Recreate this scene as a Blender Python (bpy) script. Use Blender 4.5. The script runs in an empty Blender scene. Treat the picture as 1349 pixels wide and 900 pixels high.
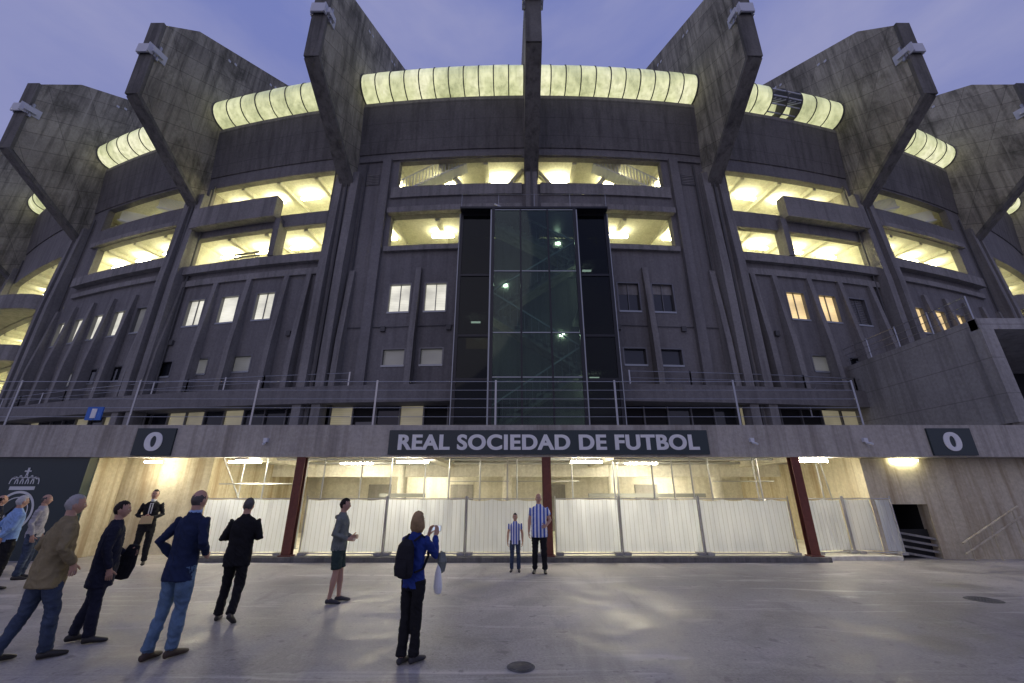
import bpy, bmesh, math, random
from mathutils import Vector, Matrix, noise
from mathutils.bvhtree import BVHTree
random.seed(7)
S=bpy.context.scene
COL=S.collection
S.view_settings.view_transform='Standard'
try: S.view_settings.look='None'
except Exception: pass
S.view_settings.exposure=0

# ------------------------------------------------------------------ materials
def newmat(name):
    m=bpy.data.materials.new(name); m.use_nodes=True
    nt=m.node_tree; b=nt.nodes['Principled BSDF']
    return m,nt,b
def rgba(c): return (c[0],c[1],c[2],1)
def plain(name,c,rough=.6,metal=0,emit=None,es=0,spec=None):
    m,nt,b=newmat(name)
    b.inputs['Base Color'].default_value=rgba(c); b.inputs['Roughness'].default_value=rough
    b.inputs['Metallic'].default_value=metal
    if spec is not None: b.inputs['Specular IOR Level'].default_value=spec
    if emit: 
        b.inputs['Emission Color'].default_value=rgba(emit); b.inputs['Emission Strength'].default_value=es
    return m
def noisen(nt,vec,scale,detail=5,rough=.6,dist=0):
    n=nt.nodes.new('ShaderNodeTexNoise'); n.inputs['Scale'].default_value=scale
    n.inputs['Detail'].default_value=detail; n.inputs['Roughness'].default_value=rough
    n.inputs['Distortion'].default_value=dist
    nt.links.new(vec,n.inputs['Vector']); return n.outputs['Fac']
def mapn(nt,vec,scale,loc=(0,0,0)):
    n=nt.nodes.new('ShaderNodeMapping'); n.inputs['Scale'].default_value=scale; n.inputs['Location'].default_value=loc
    nt.links.new(vec,n.inputs['Vector']); return n.outputs['Vector']
def rampn(nt,fac,stops):
    n=nt.nodes.new('ShaderNodeValToRGB'); e=n.color_ramp.elements
    while len(e)>1: e.remove(e[-1])
    e[0].position=stops[0][0]; e[0].color=rgba(stops[0][1]) 
    for p,c in stops[1:]:
        k=e.new(p); k.color=rgba(c)
    nt.links.new(fac,n.inputs['Fac']); return n.outputs['Color']
def mixn(nt,a,b,fac,mode='MIX'):
    n=nt.nodes.new('ShaderNodeMixRGB'); n.blend_type=mode
    for i,v in ((1,a),(2,b)):
        if isinstance(v,tuple): n.inputs[i].default_value=rgba(v)
        else: nt.links.new(v,n.inputs[i])
    if isinstance(fac,(int,float)): n.inputs[0].default_value=fac
    else: nt.links.new(fac,n.inputs[0])
    return n.outputs[0]
def mathn(nt,op,a,b=0.0):
    n=nt.nodes.new('ShaderNodeMath'); n.operation=op
    for i,v in ((0,a),(1,b)):
        if isinstance(v,(int,float)): n.inputs[i].default_value=v
        else: nt.links.new(v,n.inputs[i])
    return n.outputs[0]
def bumpn(nt,b,h,strength=.3,dist=.02):
    n=nt.nodes.new('ShaderNodeBump'); n.inputs['Strength'].default_value=strength; n.inputs['Distance'].default_value=dist
    nt.links.new(h,n.inputs['Height']); nt.links.new(n.outputs['Normal'],b.inputs['Normal'])
def concrete(name,lo,hi,streak=.5,rough=.85,jz=0,juv=None,stain=(.03,.03,.028),stain_amt=.55):
    m,nt,b=newmat(name)
    tc=nt.nodes.new('ShaderNodeTexCoord'); v=tc.outputs['Object']
    big=noisen(nt,v,.35,6,.65)
    c=rampn(nt,big,[(.3,lo),(.7,hi)])
    fine=noisen(nt,v,9,6,.7)
    c=mixn(nt,c,rampn(nt,fine,[(.3,(.6,.6,.6)),(.7,(1.25,1.25,1.25))]),.5,'MULTIPLY')
    st=noisen(nt,mapn(nt,v,(2.2,2.2,.12)),1.3,6,.65)
    stf=rampn(nt,st,[(.46,(0,0,0)),(.70,(1,1,1))])
    c=mixn(nt,c,stain,mathn(nt,'MULTIPLY',stf,streak*stain_amt*1.6))
    h=fine
    if jz:
        sp=nt.nodes.new('ShaderNodeSeparateXYZ'); nt.links.new(v,sp.inputs[0])
        f=mathn(nt,'FRACT',mathn(nt,'DIVIDE',sp.outputs['Z'],jz))
        ln=mathn(nt,'LESS_THAN',f,.03/jz)
        c=mixn(nt,c,stain,mathn(nt,'MULTIPLY',ln,.5))
    if juv:
        u=tc.outputs['UV']; sp=nt.nodes.new('ShaderNodeSeparateXYZ'); nt.links.new(u,sp.inputs[0])
        k=.53
        vv=mathn(nt,'ADD',sp.outputs['Y'],mathn(nt,'MULTIPLY',sp.outputs['X'],k))
        f1=mathn(nt,'LESS_THAN',mathn(nt,'FRACT',mathn(nt,'DIVIDE',vv,juv[0])),.04/juv[0])
        uu=mathn(nt,'ADD',mathn(nt,'MULTIPLY',sp.outputs['Y'],k),mathn(nt,'MULTIPLY',sp.outputs['X'],-1))
        uu=mathn(nt,'ADD',uu,50.3)
        f2=mathn(nt,'LESS_THAN',mathn(nt,'FRACT',mathn(nt,'DIVIDE',uu,juv[1])),.03/juv[1])
        ln=mathn(nt,'MAXIMUM',f1,f2)
        cell=nt.nodes.new('ShaderNodeTexWhiteNoise'); cell.noise_dimensions='2D'
        cb=nt.nodes.new('ShaderNodeCombineXYZ')
        nt.links.new(mathn(nt,'FLOOR',mathn(nt,'DIVIDE',vv,juv[0])),cb.inputs[0]); nt.links.new(mathn(nt,'FLOOR',mathn(nt,'DIVIDE',uu,juv[1])),cb.inputs[1])
        nt.links.new(cb.outputs[0],cell.inputs['Vector'])
        c=mixn(nt,c,rampn(nt,cell.outputs['Value'],[(0,(.84,.84,.84)),(1,(1.12,1.12,1.10))]),.8,'MULTIPLY')
        c=mixn(nt,c,stain,mathn(nt,'MULTIPLY',ln,.6))
        bl=noisen(nt,mapn(nt,v,(1,1,.6),(5,2,1)),.55,8,.72,.4)
        c=mixn(nt,c,stain,mathn(nt,'MULTIPLY',rampn(nt,bl,[(.48,(0,0,0)),(.66,(1,1,1))]),.72))
        lm=noisen(nt,mapn(nt,v,(3,3,.10),(8,1,0)),1.1,5,.6)
        c=mixn(nt,c,(.58,.55,.45),mathn(nt,'MULTIPLY',rampn(nt,lm,[(.57,(0,0,0)),(.75,(1,1,1))]),.6))
    nt.links.new(c,b.inputs['Base Color']); b.inputs['Roughness'].default_value=rough
    b.inputs['Specular IOR Level'].default_value=.3
    bumpn(nt,b,h,.35,.02)
    return m
M={}
M['facade']=concrete('painted_concrete_facade',(.165,.160,.158),(.225,.217,.212),.45,jz=0,stain=(.06,.058,.056))
M['bandup']=concrete('upper_band_concrete',(.13,.126,.12),(.19,.182,.172),.7,jz=1.2,stain=(.05,.048,.045))
M['rib']=concrete('rib_concrete',(.20,.193,.185),(.28,.27,.255),.6,stain=(.065,.062,.058))
M['band']=concrete('band_concrete',(.225,.217,.205),(.31,.298,.28),.6,stain=(.065,.063,.06))
M['fin']=concrete('fin_concrete',(.30,.284,.232),(.50,.472,.38),.9,juv=(1.25,2.5),stain=(.055,.054,.04),stain_amt=.55)
M['finedge']=concrete('fin_edge_concrete',(.12,.117,.105),(.22,.212,.19),.8)
M['beam']=concrete('terrace_beam_concrete',(.37,.345,.30),(.50,.475,.42),.75,stain=(.15,.135,.11))
M['blockc']=concrete('ramp_block_concrete',(.33,.322,.30),(.45,.44,.41),.65,jz=1.22,stain=(.14,.135,.12))
M['inner']=concrete('interior_concrete',(.60,.58,.49),(.72,.70,.61),.5,stain=(.36,.32,.23))
M['cream']=concrete('cream_paint',(.66,.65,.52),(.74,.73,.60),.35,stain=(.36,.34,.22))
M['yellowc']=concrete('entrance_wall_concrete',(.50,.45,.32),(.64,.59,.45),.95,jz=0,stain=(.28,.20,.11))
M['steel']=plain('galvanised_steel',(.42,.43,.44),.38,.8)
M['white_steel']=plain('light_grey_bracket',(.62,.64,.68),.5)
M['dark']=plain('dark_metal',(.02,.021,.024),.35,.3)
M['pipe']=plain('grey_downpipe',(.08,.08,.078),.6)
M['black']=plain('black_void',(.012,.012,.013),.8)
M['red']=concrete('oxide_red_paint',(.13,.042,.028),(.20,.065,.042),.5,rough=.5)
M['sign']=plain('sign_dark_panel',(.020,.036,.040),.30)
M['letter']=plain('sign_white_letter',(.76,.77,.76),.5)
M['mural']=plain('mural_line_paint',(.60,.62,.62),.6)
M['faint']=plain('grey_lettering',(.22,.23,.22),.6)
M['blue']=plain('blue_sign_paint',(.03,.14,.50),.4)
M['glassd']=plain('dark_window_glass',(.025,.028,.034),.07,0,spec=.6)
M['frame']=plain('aluminium_frame',(.16,.16,.165),.45,.3)
M['mull']=plain('light_mullion',(.34,.36,.37),.4,.4)
def nosample(m):
    try: m.cycles.emission_sampling='NONE'
    except Exception: pass
    return m
def litglass(name,c,s,seed=0,slat=.6):
    m,nt,b=newmat(name); tc=nt.nodes.new('ShaderNodeTexCoord')
    v=tc.outputs['Object']
    f=noisen(nt,mapn(nt,v,(.7,.7,1.3),(seed,0,0)),.9,3,.5)
    sp=nt.nodes.new('ShaderNodeSeparateXYZ'); nt.links.new(v,sp.inputs[0])
    sl=mathn(nt,'LESS_THAN',mathn(nt,'FRACT',mathn(nt,'DIVIDE',sp.outputs['Z'],.09)),.22)
    b.inputs['Base Color'].default_value=(.25,.25,.22,1); b.inputs['Roughness'].default_value=.12
    cc=rampn(nt,f,[(.3,tuple(x*.5 for x in c)),(.65,c)])
    cc=mixn(nt,cc,tuple(x*.55 for x in c),mathn(nt,'MULTIPLY',sl,slat))
    nt.links.new(cc,b.inputs['Emission Color'])
    b.inputs['Emission Strength'].default_value=s
    return nosample(m)
M['litw']=litglass('lit_window_blind_white',(.92,.89,.76),1.05)
M['litd']=litglass('lit_window_blind_dim',(.17,.17,.17),.5,5)
M['lity']=litglass('lit_window_amber',(1.0,.72,.33),1.15,3)
M['litlow']=litglass('lit_shop_window',(.42,.37,.24),.5,9)
M['lamp']=plain('fluorescent_lamp',(.9,.9,.8),.5,emit=(1,.93,.60),es=33)
M['lampg']=plain('ground_floor_lamp',(.9,.9,.8),.5,emit=(1,.91,.70),es=165)
M['towerfill']=plain('tower_fill_light',(.9,.9,.8),.5,emit=(.85,1,.8),es=26)  # glow for the lights added to brighten the tower interior
def tubemat():
    m,nt,b=newmat('translucent_roof_tube'); tc=nt.nodes.new('ShaderNodeTexCoord')
    v=tc.outputs['Object']
    f=noisen(nt,mapn(nt,v,(.33,.3,.3)),1.0,3,.6)
    d=noisen(nt,mapn(nt,v,(3,3,.5)),1.2,6,.7)
    c=rampn(nt,f,[(.34,(.46,.49,.27)),(.5,(.76,.78,.48)),(.66,(1.0,.98,.74))])
    c=mixn(nt,c,rampn(nt,d,[(.35,(.50,.52,.42)),(.6,(1.05,1.05,1.0))]),.75,'MULTIPLY')
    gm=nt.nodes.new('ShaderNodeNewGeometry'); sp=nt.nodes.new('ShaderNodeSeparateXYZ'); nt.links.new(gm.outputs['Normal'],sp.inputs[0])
    g=rampn(nt,mathn(nt,'ADD',mathn(nt,'MULTIPLY',sp.outputs['Z'],-.5),.5),[(.25,(.62,.66,.60)),(.75,(1.08,1.06,1.0))])  # inner lamp glow put into the emission colour, brighter on downward faces
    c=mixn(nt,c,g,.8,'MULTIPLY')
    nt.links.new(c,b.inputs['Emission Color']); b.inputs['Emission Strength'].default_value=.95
    b.inputs['Base Color'].default_value=(.4,.4,.33,1); b.inputs['Roughness'].default_value=.35
    return nosample(m)
M['tube']=tubemat()
def towerglass(name,tint,refl,film,ff):
    m=bpy.data.materials.new(name); m.use_nodes=True; nt=m.node_tree
    for n in list(nt.nodes): nt.nodes.remove(n)
    o=nt.nodes.new('ShaderNodeOutputMaterial'); mx=nt.nodes.new('ShaderNodeMixShader')
    t=nt.nodes.new('ShaderNodeBsdfTransparent'); t.inputs[0].default_value=rgba(tint)
    df=nt.nodes.new('ShaderNodeBsdfDiffuse'); df.inputs[0].default_value=rgba(film); m0=nt.nodes.new('ShaderNodeMixShader'); m0.inputs[0].default_value=ff
    nt.links.new(t.outputs[0],m0.inputs[1]); nt.links.new(df.outputs[0],m0.inputs[2])
    g=nt.nodes.new('ShaderNodeBsdfGlossy'); g.inputs['Roughness'].default_value=.04; g.inputs[0].default_value=(.8,.85,.85,1)
    fr=nt.nodes.new('ShaderNodeFresnel'); fr.inputs[0].default_value=refl
    nt.links.new(fr.outputs[0],mx.inputs[0]); nt.links.new(m0.outputs[0],mx.inputs[1]); nt.links.new(g.outputs[0],mx.inputs[2])
    nt.links.new(mx.outputs[0],o.inputs[0]); return m
M['tglass']=towerglass('green_stair_tower_glass',(.66,.78,.72),1.4,(.10,.14,.125),.10)
M['tglassd']=towerglass('smoked_tower_glass',(.13,.145,.145),1.35,(.012,.014,.015),.3)
def sheet():
    m,nt,b=newmat('white_tarpaulin'); tc=nt.nodes.new('ShaderNodeTexCoord')
    v=tc.outputs['Object']
    f=noisen(nt,mapn(nt,v,(3,3,.35)),1.2,4,.55)
    c=rampn(nt,f,[(.3,(.76,.81,.90)),(.7,(.84,.89,.97))])
    nt.links.new(c,b.inputs['Base Color']); b.inputs['Roughness'].default_value=.5
    bumpn(nt,b,f,.7,.05)
    tr=nt.nodes.new('ShaderNodeBsdfTranslucent'); nt.links.new(c,tr.inputs[0])
    mx=nt.nodes.new('ShaderNodeMixShader'); mx.inputs[0].default_value=.6
    o=nt.nodes['Material Output']
    nt.links.new(b.outputs[0],mx.inputs[1]); nt.links.new(tr.outputs[0],mx.inputs[2]); nt.links.new(mx.outputs[0],o.inputs[0])
    return m
M['sheet']=sheet()
def groundmat():
    m,nt,b=newmat('worn_concrete_ground'); tc=nt.nodes.new('ShaderNodeTexCoord'); v=tc.outputs['Object']
    a=noisen(nt,v,.16,7,.62,.4)
    c=rampn(nt,a,[(.30,(.24,.225,.215)),(.5,(.36,.34,.32)),(.7,(.48,.455,.43))])
    d=noisen(nt,mapn(nt,v,(1,1,1),(9,3,0)),.9,8,.7,.6)
    c=mixn(nt,c,rampn(nt,d,[(.38,(.52,.52,.54)),(.54,(1.05,1.05,1.05))]),.75,'MULTIPLY')
    e=noisen(nt,v,28,6,.7)
    c=mixn(nt,c,rampn(nt,e,[(.3,(.58,.58,.58)),(.7,(1.28,1.28,1.28))]),.7,'MULTIPLY')
    s=noisen(nt,mapn(nt,v,(.25,2.2,1),(2,1,0)),1.1,6,.65,1.2)
    sf=rampn(nt,s,[(.56,(0,0,0)),(.68,(1,1,1))])
    c=mixn(nt,c,(.66,.64,.62),mathn(nt,'MULTIPLY',sf,.55))
    s2=noisen(nt,mapn(nt,v,(1.6,.3,1),(22,11,0)),1.0,6,.65,1.0)
    c=mixn(nt,c,(.19,.18,.17),mathn(nt,'MULTIPLY',rampn(nt,s2,[(.55,(0,0,0)),(.68,(1,1,1))]),.5))
    sp=nt.nodes.new('ShaderNodeSeparateXYZ'); nt.links.new(v,sp.inputs[0])
    j=mathn(nt,'LESS_THAN',mathn(nt,'FRACT',mathn(nt,'DIVIDE',mathn(nt,'ADD',sp.outputs['Y'],.7),6.1)),.0035)
    c=mixn(nt,c,(.15,.145,.14),mathn(nt,'MULTIPLY',j,.35))
    spn=noisen(nt,mapn(nt,v,(1,1,1),(31,7,0)),5,3,.5)
    spf=rampn(nt,spn,[(.63,(0,0,0)),(.69,(1,1,1))])
    c=mixn(nt,c,(.13,.12,.12),mathn(nt,'MULTIPLY',spf,.5))
    spn=noisen(nt,mapn(nt,v,(1,1,1),(3,47,0)),17,2,.5)
    c=mixn(nt,c,(.10,.10,.10),mathn(nt,'MULTIPLY',rampn(nt,spn,[(.69,(0,0,0)),(.73,(1,1,1))]),.65))
    nt.links.new(c,b.inputs['Base Color'])
    r=rampn(nt,d,[(.3,(.28,.28,.28)),(.6,(.66,.66,.66))]); nt.links.new(r,b.inputs['Roughness'])
    bumpn(nt,b,e,.45,.015)
    return m
M['ground']=groundmat()

# ------------------------------------------------------------------ mesh builder
class MB:
    def __init__(s): s.v=[]; s.f=[]; s.m=[]; s.uv={}; s.mats=[]
    def mi(s,k):
        m=M[k] if isinstance(k,str) else k
        if m not in s.mats: s.mats.append(m)
        return s.mats.index(m)
    def add(s,vs,fs,k,uv=None):
        o=len(s.v); s.v+= [tuple(x) for x in vs]; i=s.mi(k)
        for f in fs:
            s.f.append(tuple(o+j for j in f)); s.m.append(i)
            if uv: s.uv[len(s.f)-1]=[uv[j] for j in f]
    def box(s,x0,x1,y0,y1,z0,z1,k):
        vs=[(x,y,z) for z in (z0,z1) for y in (y0,y1) for x in (x0,x1)]
        s.add(vs,[(0,2,3,1),(4,5,7,6),(0,1,5,4),(2,6,7,3),(0,4,6,2),(1,3,7,5)],k)
    def beam(s,p0,p1,w,h,k):
        p0=Vector(p0);p1=Vector(p1);t=(p1-p0).normalized()
        up=Vector((0,0,1)) if abs(t.z)<.95 else Vector((0,1,0))
        a=t.cross(up).normalized()*w/2; b=a.cross(t).normalized()*h/2
        vs=[p+sa*a+sb*b for p in (p0,p1) for sa,sb in ((-1,-1),(1,-1),(1,1),(-1,1))]
        s.add(vs,[(0,3,2,1),(4,5,6,7),(0,1,5,4),(1,2,6,5),(2,3,7,6),(3,0,4,7)],k)
    def cyl(s,p0,p1,r,k,n=8):
        p0=Vector(p0);p1=Vector(p1);t=(p1-p0).normalized()
        up=Vector((0,0,1)) if abs(t.z)<.95 else Vector((0,1,0))
        a=t.cross(up).normalized(); b=a.cross(t).normalized(); vs=[]
        for p in (p0,p1):
            for i in range(n):
                q=2*math.pi*i/n; vs.append(p+a*r*math.cos(q)+b*r*math.sin(q))
        fs=[(i,(i+1)%n,n+(i+1)%n,n+i) for i in range(n)]+[tuple(range(n))[::-1],tuple(range(n,2*n))]
        s.add(vs,fs,k)
    def tube(s,pts,rad,k,n=14,ref=Vector((1,0,0)),cap=.6):
        pts=[Vector(p) for p in pts]; o=[]; 
        for i,p in enumerate(pts):
            t=(pts[min(i+1,len(pts)-1)]-pts[max(i-1,0)]).normalized()
            a=ref-t*ref.dot(t)
            if a.length<.05: a=Vector((0,1,0))-t*t.y
            a.normalize(); b=t.cross(a)
            r=rad[i]; rx,ry=(r,r) if isinstance(r,(int,float)) else r
            for j in range(n):
                q=2*math.pi*j/n; o.append(p+a*rx*math.cos(q)+b*ry*math.sin(q))
        fs=[]
        L=len(pts)
        for i in range(L-1):
            for j in range(n):
                fs.append((i*n+j,i*n+(j+1)%n,(i+1)*n+(j+1)%n,(i+1)*n+j))
        r0=rad[0] if isinstance(rad[0],(int,float)) else min(rad[0]); r1=rad[-1] if isinstance(rad[-1],(int,float)) else min(rad[-1])
        o.append(pts[0]-(pts[1]-pts[0]).normalized()*r0*cap); o.append(pts[-1]+(pts[-1]-pts[-2]).normalized()*r1*cap)
        for j in range(n):
            fs.append(((j+1)%n,j,L*n)); fs.append(((L-1)*n+j,(L-1)*n+(j+1)%n,L*n+1))
        s.add(o,fs,k)
    def ell(s,c,r,k,nu=12,nv=8,fn=None):
        vs=[];fs=[]
        for i in range(nv+1):
            ph=math.pi*i/nv
            for j in range(nu):
                q=2*math.pi*j/nu
                u=Vector((math.sin(ph)*math.cos(q),math.sin(ph)*math.sin(q),math.cos(ph)))
                p=Vector((u.x*r[0],u.y*r[1],u.z*r[2]))+Vector(c); vs.append(p)
        for i in range(nv):
            for j in range(nu):
                fs.append((i*nu+j,(i+1)*nu+j,(i+1)*nu+(j+1)%nu,i*nu+(j+1)%nu))
        s.add(vs,fs,k)
    def obj(s,name,parent=None,smooth=False,bevel=0):
        me=bpy.data.meshes.new(name); me.from_pydata(s.v,[],s.f)
        for m in s.mats: me.materials.append(m)
        me.polygons.foreach_set('material_index',s.m)
        if s.uv:
            ul=me.uv_layers.new(name='UVMap')
            for fi,uvs in s.uv.items():
                for li,u in zip(me.polygons[fi].loop_indices,uvs): ul.data[li].uv=u
        if smooth: me.polygons.foreach_set('use_smooth',[True]*len(me.polygons))
        me.validate(); me.update()
        ob=bpy.data.objects.new(name,me); COL.objects.link(ob)
        if parent: ob.parent=parent
        if bevel:
            b=ob.modifiers.new('bevel','BEVEL'); b.width=bevel; b.segments=2; b.limit_method='ANGLE'
        return ob
def empty(name):
    e=bpy.data.objects.new(name,None); COL.objects.link(e); return e

# ------------------------------------------------------------------ ring geometry of the stadium
CX,CY,R=1.0,95.45,77.7
def pos(a,d,z):
    q=math.radians(a); return Vector((CX+math.sin(q)*(R+d),CY-math.cos(q)*(R+d),z))
def ringprof(mb,a0,a1,prof,k,step=1.2):
    n=max(1,int(math.ceil((a1-a0)/step))); P=len(prof); vs=[];fs=[]
    for i in range(n+1):
        a=a0+(a1-a0)*i/n
        for d,z in prof: vs.append(pos(a,d,z))
    for i in range(n):
        for j in range(P):
            fs.append((i*P+j,i*P+(j+1)%P,(i+1)*P+(j+1)%P,(i+1)*P+j))
    fs.append(tuple(range(P))[::-1]); fs.append(tuple(range(n*P,n*P+P)))
    mb.add(vs,fs,k)
def ring(mb,a0,a1,d0,d1,z0,z1,k,step=1.2):
    ringprof(mb,a0,a1,[(d0,z0),(d1,z0),(d1,z1),(d0,z1)],k,step)
def wall(mb,a0,a1,z0,z1,holes,k,d0=-.35,d1=0):
    A=sorted(set([a0,a1]+[x for h in holes for x in h[:2] if a0<x<a1]))
    Z=sorted(set([z0,z1]+[x for h in holes for x in h[2:4] if z0<x<z1]))
    for i in range(len(A)-1):
        zs=None
        for j in range(len(Z)-1):
            ca=(A[i]+A[i+1])/2; cz=(Z[j]+Z[j+1])/2
            hole=any(h[0]<ca<h[1] and h[2]<cz<h[3] for h in holes)
            if not hole and zs is None: zs=Z[j]
            if hole and zs is not None: ring(mb,A[i],A[i+1],d0,d1,zs,Z[j],k); zs=None
        if zs is not None: ring(mb,A[i],A[i+1],d0,d1,zs,Z[-1],k)
stad=empty('football_stadium')
FA=[0,7.3,14.5,22.4,31.0,39.5]
F3=22.4
fins=sorted(set([-a for a in FA]+FA))

prof=[(0.15,17.5),(4.5,21.3),(4.65,26.3),(3.1,28.1),(-7.0,33.4),(-7.0,20.0)]
for a in fins:
    mb=MB()
    T=.30
    q=math.radians(a); side=Vector((math.cos(q),math.sin(q),0))*T
    vs=[pos(a,d,z)+sg*side for sg in (-1,1) for d,z in prof]
    P=len(prof); uv=[(d,z) for sg in (0,1) for d,z in prof]
    mb.add(vs,[tuple(range(P)),tuple(range(P,2*P))[::-1]],'fin',uv)
    mb.add(vs,[(j,P+j,P+(j+1)%P,(j+1)%P) for j in range(P)],'finedge')
    lip=[(0.10,17.35),(4.62,21.18),(4.78,26.3)]
    for i in range(2):
        p0=pos(a,*lip[i]);p1=pos(a,*lip[i+1]); mb.beam(p0,p1,.74,.18,'finedge')
    for sg in (-1,1):
        mb.beam(pos(a,4.05,24.2)+side*sg*1.12,pos(a,4.98,24.2)+side*sg*1.12,.07,.62,'white_steel')
        mb.beam(pos(a,4.25,24.2)+side*sg*1.4,pos(a,4.8,24.2)+side*sg*1.4,.18,.34,'white_steel')
        mb.beam(pos(a,4.5,23.7)+side*sg*1.3,pos(a,4.5,24.7)+side*sg*1.3,.12,.12,'steel')
    mb.beam(pos(a,4.95,23.9),pos(a,4.95,24.5),.70,.08,'white_steel')
    for t in (.2,.24,.5,.54,.8):
        d=3.1+(-10.1)*t; z=28.1+5.3*t-.9
        mb.beam(pos(a,d,z)-side*1.12,pos(a,d,z)+side*1.12,.16,.16,'white_steel')
    mb.obj('radial_fin',stad)
mb=MB()
for a in fins:
    if a==0:
        ring(mb,-.22,.22,0,.5,3.8,18.2,'rib'); mb.cyl(pos(0,.56,13.7),pos(0,.56,18),.05,'pipe')
        continue
    for sg in (-1,1):
        aa=a+sg*.33
        ringprof(mb,aa-.15,aa+.15,[(0,3.8),(.55,3.8),(.55,12.5),(.35,18.2),(0,18.2)],'rib')
    ring(mb,a-.17,a+.17,0,.25,3.8,18.6,'rib')
    for sg in (-1,1):
        mb.cyl(pos(a+sg*.66,.10,4),pos(a+sg*.66,.10,18.9),.045,'pipe')
    mb.cyl(pos(a,.34,4),pos(a,.30,17.6),.06,'pipe')
mb.obj('fin_columns',stad)

W0,W1=9.9,11.4
w=.40
facade=MB(); win=MB()
def window(a,z0,z1,mat,w=.40):
    ring(win,a-w,a+w,-.22,-.16,z0,z1,mat)
    f=.028
    for q in (-w,w): ring(win,a+q-f,a+q+f,-.24,.012,z0-.03,z1+.03,'frame')
    ring(win,a-w,a+w,-.24,.03,z0-.07,z0+.02,'mull'); ring(win,a-w,a+w,-.24,.006,z1-.03,z1+.04,'frame')
    if z1-z0>1:
        if mat=='glassd': ring(win,a-w+.03,a+w-.03,-.158,-.15,z1-.25-random.random()*.5,z1-.03,'band')
        if random.random()<.5: ring(win,a-.012,a+.012,-.155,-.10,z0,z1,'frame')
def bay(a0,a1,wins,opens,lows):
    holes=[]
    for a,m in wins:
        holes.append((a-w,a+w,W0,W1)); window(a,W0,W1,m)
    for a,m in lows:
        holes.append((a-w,a+w,7.25,8.05)); window(a,7.25,8.05,m)
    holes+=opens
    wall(facade,a0,a1,6.2,19.62,holes,'facade')
    ringprof(facade,a0,a1,[(-.35,19.62),(.06,19.62),(.35,22.9),(-.35,22.9)],'bandup')
L,G='litw','glassd'
bay(-7.3,0,[(-4.75,'litw'),(-3.45,'litw')],[(-5.4,-.25,13.5,15.4),(-5.3,-.25,17.2,19.0)],[(-4.75,'litd'),(-3.45,'litd')])
bay(0,7.3,[(3.4,G),(4.65,G)],[(.25,5.4,13.5,15.4),(.25,5.3,17.2,19.0)],[(3.4,G),(4.65,G)])
bay(-14.5,-7.3,[(-13.1,L),(-11.55,L),(-10.0,L)],[(-14.1,-7.7,16.1,18.8),(-14.1,-7.7,13.4,15.3)],[(-13.8,G),(-12.2,'litd'),(-10.4,'litd')])
bay(7.3,14.5,[(9.9,'lity'),(11.3,'lity'),(12.7,'band')],[(7.7,14.1,16.1,18.8),(7.7,14.1,13.4,15.1)],[(10.3,'litd'),(11.9,G)])
bay(-F3,-14.5,[(-21.0,L),(-19.7,L),(-18.4,L),(-17.1,L),(-15.8,'litd')],[(-21.0,-15.0,17.85,19.5),(-20.6,-15.0,14.2,16.4)],[(-20.6,G),(-19.2,'litd'),(-17.7,G),(-16.3,G)])
bay(14.5,F3,[(15.8,'lity'),(17.1,'lity'),(18.4,'lity'),(19.7,'lity'),(21.0,'lity')],[(15.0,21.0,17.85,19.5),(15.0,20.6,14.2,16.4)],[(16.3,G),(17.7,G),(19.2,G)])
for i in range(14): ring(win,12.34,13.06,-.155,-.12,W0+.05+i*.1,W0+.09+i*.1,'frame')
for s in (-1,1):
    a0,a1=sorted((s*F3,s*31.0))
    bay(a0,a1,[],[(a0+.4,a1-.4,13.7,16.9),(a0+.4,a1-.4,10.2,12.6),(a0+.4,a1-.4,7.0,9.2)],[])
    a0,a1=sorted((s*31.0,s*39.5))
    bay(a0,a1,[],[(a0+.4,a1-.4,13.7,16.9)],[])
    for z in (9.3,12.7,6.2):
        n=14; vs=[];fs=[]
        ac=s*26.2
        for i in range(n+1):
            t=i/n; a=ac+(t-.5)*6.2; d=1.6*math.sin(math.pi*t)**.6
            vs+= [pos(a,d,z-.05),pos(a,d,z+.95),pos(a,d-.15,z+.95),pos(a,d-.15,z-.05),pos(a,-.3,z-.05)]
        for i in range(n):
            o=i*5;p=o+5
            fs+=[(o,p,p+1,o+1),(o+1,p+1,p+2,o+2),(o+2,p+2,p+3,o+3),(o,o+4,p+4,p)]
        facade.add(vs,fs,'band')
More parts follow.
